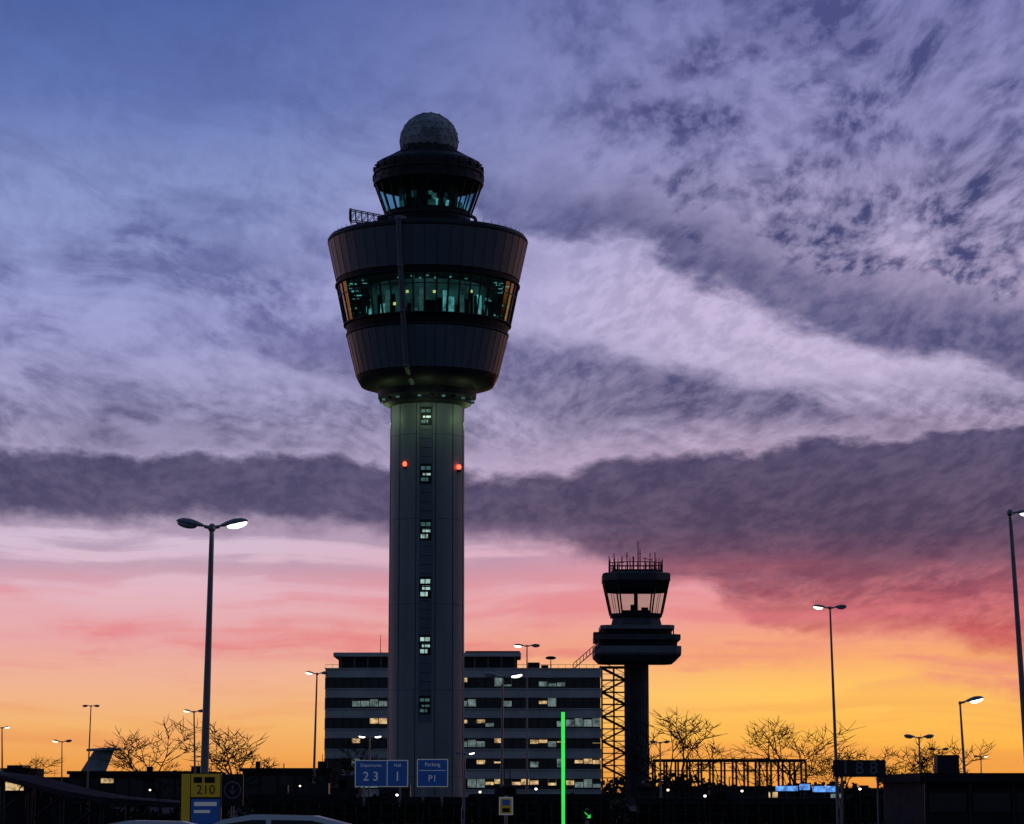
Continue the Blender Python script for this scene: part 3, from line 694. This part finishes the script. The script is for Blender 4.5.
low('terminal_building',260,-60,75,777,20,seed=8,lit=0.15)
low('service_building',88,925,1100,773,14,seed=4,lit=0.0)
low('airport_office',290,640,780,786,15,seed=5,lit=0.3)
low('airport_office',300,780,940,788,15,seed=6,lit=0.25,litm='blit2')
low('glass_pavilion',125,330,355,788,6,seed=9,lit=0.4,litm='blit2')
low('bus_station',113,255,352,794,5,seed=12,lit=0.05)
low('bus_station',113,356,470,797,5,seed=17,lit=0.05)
low('bus_station',113,474,610,794,5,seed=13,lit=0.04)
low('bus_station',113,640,915,798,5,seed=19,lit=0.05)
e=empty('station_canopy')
b=B(); D6=70*K
pts=[(-60,768),(0,775),(28,782),(60,790),(100,797),(180,803)]
for i in range(len(pts)-1):
    A1=W(pts[i][0],pts[i][1],D6+i*3); A2=W(pts[i+1][0],pts[i+1][1],D6+(i+1)*3)
    b.add([A1,A2,A2+Vector((0,9,0)),A1+Vector((0,9,0)),A1-Vector((0,0,.2)),A2-Vector((0,0,.2)),A2+Vector((0,9,-.2)),A1+Vector((0,9,-.2))],[(0,1,2,3),(4,5,6,7),(0,1,5,4),(2,3,7,6)],'roof')
    b.tube((A2.x,A2.y+0.6,0),(A2.x,A2.y+0.6,A2.z-0.2),0.09,0.09,'dark',8); b.tube((A2.x,A2.y+8,0),(A2.x,A2.y+8,A2.z-0.2),0.09,0.09,'dark',8)
    b.tube((A2.x,A2.y+0.6,A2.z-0.25),(A2.x-1.2,A2.y+0.6,A2.z-1.2),0.06,0.06,'dark',5)
    b.bx(A2.x-2.2,A2.x-0.4,A2.y+7.6,A2.y+7.65,0.3,A2.z-0.6,'dark')
b.done('roof_and_posts',e)
b=B(); WD=250*K; b.bx(X(0,WD),X(28,WD),WD,WD+12,0,Z(768,WD),'brickd'); b.bx(X(4,WD),X(20,WD),WD+2,WD+8,Z(768,WD),Z(765,WD),'dark'); b.bx(X(6,WD),X(24,WD),WD-.1,WD-.01,2.0,3.2,'blit'); b.done('warehouse')
b=B(); D7=178*K; xa,xb=X(655,D7),X(806,D7); zt=Z(759,D7)
for yo in(0,4):
    b.bx(xa,xb,D7+yo,D7+yo+0.18,zt-0.25,zt,'dark')
    if yo: b.bx(xa,xb,D7+yo+0.02,D7+yo+0.14,zt-1.1,zt-1.0,'dark')
    n=13
    for i in range(n+1):
        xx=xa+(xb-xa)*i/n; b.bx(xx-0.09,xx+0.09,D7+yo+0.002,D7+yo+0.178,0,zt-0.252,'dark')
        if yo==0: b.tube((xx,D7+0.1,zt-0.1),(xx,D7+4,zt-0.1),0.06,0.06,'dark',4)
        if i<n and i%2: b.tube((xx,D7+yo+0.1,zt-0.3),(xx+(xb-xa)/n,D7+yo+0.1,1.5),0.035,0.035,'dark',4)
b.bx(xa-1,X(700,D7),D7-0.5,D7+4.5,zt-2.2,zt-2.0,'dark'); b.done('steel_frame_walkway')
b=B(); BD=150*K
for (pa_,pb_,q1,q2) in [(776,798,786,791),(800,810,784,790),(813,838,786,792)]:
    A1=W(pa_,q1,BD); A2=W(pb_,q2,BD); b.bx(A1.x,A2.x,BD,BD+.3,A2.z,A1.z,'bluelamp'); b.tube(((A1.x+A2.x)/2,BD+.4,0),((A1.x+A2.x)/2,BD+.4,A2.z+0.1),0.06,0.06,'dark',6)
b.done('illuminated_blue_sign')
b=B()
for pxx,pyy,dd,mm in [(30,789,120,'lensw'),(112,795,110,'lens'),(150,790,130,'lensw'),(300,786,140,'lensw'),(397,795,105,'lens'),(480,792,108,'lensw'),(536,789,108,'lens'),(668,790,108,'lensw'),(705,796,105,'lens'),(742,791,107,'lensw'),(900,794,105,'lensw'),(860,789,107,'lens')]:
    p=W(pxx,pyy,dd*K); b.ell(p,(0.07,0.07,0.06),mm,None,8,6); b.tube((p.x,p.y+0.02,0),(p.x,p.y+0.02,p.z-0.04),0.035,0.03,'dark',6); b.tube((p.x,p.y,p.z+0.05),(p.x,p.y,p.z+0.08),0.09,0.09,'dark',8)
b.done('forecourt_lights')
b=B(); FD=104*K
for i in range(150):
    xx=-50+i*0.66
    b.tube((xx,FD,0),(xx,FD,1.25),0.025,0.025,'dark',4)
b.bx(-50,50,FD-0.03,FD+0.03,1.2,1.26,'dark'); b.bx(-50,50,FD-0.03,FD+0.03,0.6,0.64,'dark'); b.done('railing')
b=B(); r=random.Random(21)
for i in range(20000):
    xx=r.uniform(-60,70); zz=r.uniform(0.02,0.9+0.35*math.sin(xx*0.7)+0.3*math.sin(xx*2.3)+r.random()*0.3); yy=r.uniform(108,110)*K
    s=r.uniform(0.10,0.22); d=Vector((r.uniform(-1,1),r.uniform(-1,1),r.uniform(-1,1))).normalized(); u=d.orthogonal().normalized()*s; w_=d.cross(u)
    c=Vector((xx,yy,zz)); b.add([c-u,c+w_*0.6,c+u,c-w_*0.6],[(0,1,2,3)],'hedge')
b.done('hedge')
b=B()
for i in range(12000):
    xx=r.uniform(-420,420); base=3.4+1.6*math.sin(xx*0.045)+1.4*math.sin(xx*0.13+2); zz=r.uniform(0.1,max(1.5,base+r.random()*1.8)); yy=r.uniform(780,800)
    s=r.uniform(0.5,1.4); d=Vector((r.uniform(-1,1),r.uniform(-1,1),r.uniform(-1,1))).normalized(); u=d.orthogonal().normalized()*s; w_=d.cross(u)
    c=Vector((xx,yy,zz)); b.add([c-u,c+w_*0.7,c+u,c-w_*0.7],[(0,1,2,3)],'hedge')
b.done('distant_trees')
# ---------------- bare trees
def tree(pxc,pyt,D,seed,wide=1.3):
    D=D*K
    r=random.Random(seed); H=Z(pyt,D); b=B(); x=X(pxc,D)
    def br(p,d,L,rad,dep):
        n=3; q=p
        for k in range(n):
            d=(d+Vector((r.uniform(-1,1),r.uniform(-1,1),r.uniform(-0.25,0.5)))*0.2).normalized(); q2=q+d*L/n
            b.tube(q,q2,rad*(1-k*0.2),rad*(1-(k+1)*0.2),'bark',5 if dep<3 else 3,False); 
            if dep<4 and k>0:
                for _ in range(r.choice([1,2,2])):
                    ax=Vector((r.uniform(-1,1),r.uniform(-1,1),r.uniform(-0.3,0.5))).normalized()
                    dd=(d*0.6+ax*0.85).normalized(); br(q2,dd,L*r.uniform(0.5,0.9),max(rad*0.55,0.032),dep+1)
            q=q2
        if dep<4: br(q,(d+Vector((r.uniform(-.4,.4),r.uniform(-.4,.4),0.1))).normalized(),L*0.7,max(rad*0.55,0.032),dep+1)
    br(Vector((x,D,0)),Vector((0,0,1)),H*0.40,H*0.018,0)
    zs=max(v_[2] for v_ in b.v); k=H/zs
    b.v=[(x+(v_[0]-x)*k*wide,v_[1],v_[2]*k) for v_ in b.v]
    b.done('bare_tree')
for a in [(162,714,150,1),(226,720,160,2),(684,706,170,3),(800,716,190,4),(872,745,190,5),(940,734,190,6),(905,752,230,8),(345,738,140,9),(760,752,210,10),(20,752,220,13),(846,745,200,14),(664,715,180,15)]: tree(*a)
# ---------------- aircraft
b=B(); AD=480*K; cx=X(60,AD)-5.5; zf=3.2
n=14; prof=[(0,0.1,0),(1.2,0.8,0),(3,1.25,0),(5,1.35,0),(19,1.35,0),(24,0.8,0.5),(28,0.15,0.9)]
vs=[];fs=[]
for (u,rr_,dz_) in prof:
    for i in range(n):
        tt=2*math.pi*i/n; vs.append((cx-10+u,AD+rr_*math.cos(tt),zf+dz_+rr_*math.sin(tt)))
for k in range(len(prof)-1):
    for i in range(n): fs.append((k*n+i,k*n+(i+1)%n,(k+1)*n+(i+1)%n,(k+1)*n+i))
b.add(vs,fs,'plane',True)
def slab(p,th,m,axis):
    o=Vector(axis)*th/2; q=[Vector(k)+o for k in p]+[Vector(k)-o for k in p]; nn=len(p)
    b.add(q,[tuple(range(nn)),tuple(range(nn,2*nn))]+[(i,(i+1)%nn,nn+(i+1)%nn,nn+i) for i in range(nn)],m)
fx=cx+9; zt_=12.2
slab([(fx,AD,zf+1),(fx+7,AD,zf+1),(fx+10,AD,zt_),(fx+5,AD,zt_)],0.4,'plane',(0,1,0))
slab([(fx+3,AD,zt_),(fx+9,AD-4,zt_+.3),(fx+11,AD-4,zt_+.3),(fx+9,AD,zt_),(fx+11,AD+4,zt_+.3),(fx+9,AD+4,zt_+.3)],0.6,'plane',(0,0,1))
slab([(cx-3,AD,2.5),(cx+4,AD-13,3.2),(cx+6,AD-13,3.2),(cx+3,AD,2.5),(cx+6,AD+13,3.2),(cx+4,AD+13,3.2)],0.3,'plane',(0,0,1))
b.ell((fx-2,AD-2,zf+0.7),(2,0.8,0.8),'plane'); b.ell((fx-2,AD+2,zf+0.7),(2,0.8,0.8),'plane')
for xx,yy in((cx-7,AD),(cx+2,AD-2),(cx+2,AD+2)): b.tube((xx,yy,0.4),(xx,yy,2),0.12,0.12,'steel',6); b.tube((xx,yy-0.15,0.45),(xx,yy+0.15,0.45),0.45,0.45,'tyre',12)
b.done('airliner')
# ---------------- cars
def car(xc,yc,paint,rot=0.0,h=1.46):
    b=B()
    side=[(-2.2,0.35),(-2.2,0.72),(-2.05,0.88),(-1.15,0.98),(-0.35,h-0.08),(0.1,h),(1.0,h-0.02),(1.55,h-0.16),(2.0,0.98),(2.18,0.9),(2.2,0.4)]
    def wid(z): return 0.88 if z<1.0 else 0.88-(z-1.0)*0.50
    secs=[]
    for sgn in(-1,1): secs.append([Vector((p[0],sgn*wid(p[1]),p[1])) for p in side])
    n=len(side)
    b.add(secs[0]+secs[1],[(i,(i+1)%n,n+(i+1)%n,n+i) for i in range(n)]+[tuple(range(n)),tuple(range(n,2*n))],paint,False)
    for sgn in(-1,1):
        g=[(-0.95,1.02),(-0.32,h-0.13),(0.1,h-0.07),(0.3,h-0.07),(0.3,1.02)]; b.poly([(p[0],sgn*(wid(p[1])+0.012),p[1]) for p in g],'carglass')
        g=[(0.38,1.02),(0.38,h-0.07),(0.98,h-0.08),(1.48,h-0.2),(1.75,1.02)]; b.poly([(p[0],sgn*(wid(p[1])+0.012),p[1]) for p in g],'carglass')
        for wx in(-1.35,1.35): b.tube((wx,sgn*0.7,0.32),(wx,sgn*0.9,0.32),0.32,0.32,'tyre',20); b.tube((wx,sgn*0.9,0.32),(wx,sgn*0.91,0.32),0.2,0.2,'steel',14)
        b.box((2.19,sgn*0.7,0.8),(0.06,0.3,0.14),'taill'); b.box((-2.18,sgn*0.68,0.72),(0.08,0.32,0.14),'lensoff'); b.ell((-0.85,sgn*0.98,1.02),(0.1,0.1,0.07),paint)
    b.poly([(-1.1,-0.8,1.01),(-1.1,0.8,1.01),(-0.38,0.68,h-0.085),(-0.38,-0.68,h-0.085)],'carglass'); b.poly([(1.6,-0.7,h-0.17),(1.6,0.7,h-0.17),(1.98,0.82,1.0),(1.98,-0.82,1.0)],'carglass')
    o=b.done('parked_car'); 
    md=o.modifiers.new('bev','BEVEL'); md.width=0.05; md.segments=3; md.limit_method='ANGLE'; md.angle_limit=math.radians(20)
    o.location=(xc,yc,0); o.rotation_euler=(0,0,rot)
car(X(277,29*K,800)-0.4,29*K,'carwhite',0.0,1.46); car(X(150,34*K,800)-0.4,34*K,'carwhite',0.06,1.30)
# ---------------- camera
cam=bpy.data.cameras.new('camera'); co=bpy.data.objects.new('camera',cam); scene.collection.objects.link(co)
cam.sensor_width=36; cam.lens=36*F/1024; cam.clip_end=12000; cam.clip_start=0.5
co.location=(0,0,CAMH); co.rotation_euler=(math.pi/2+PITCH,0,0); scene.camera=co
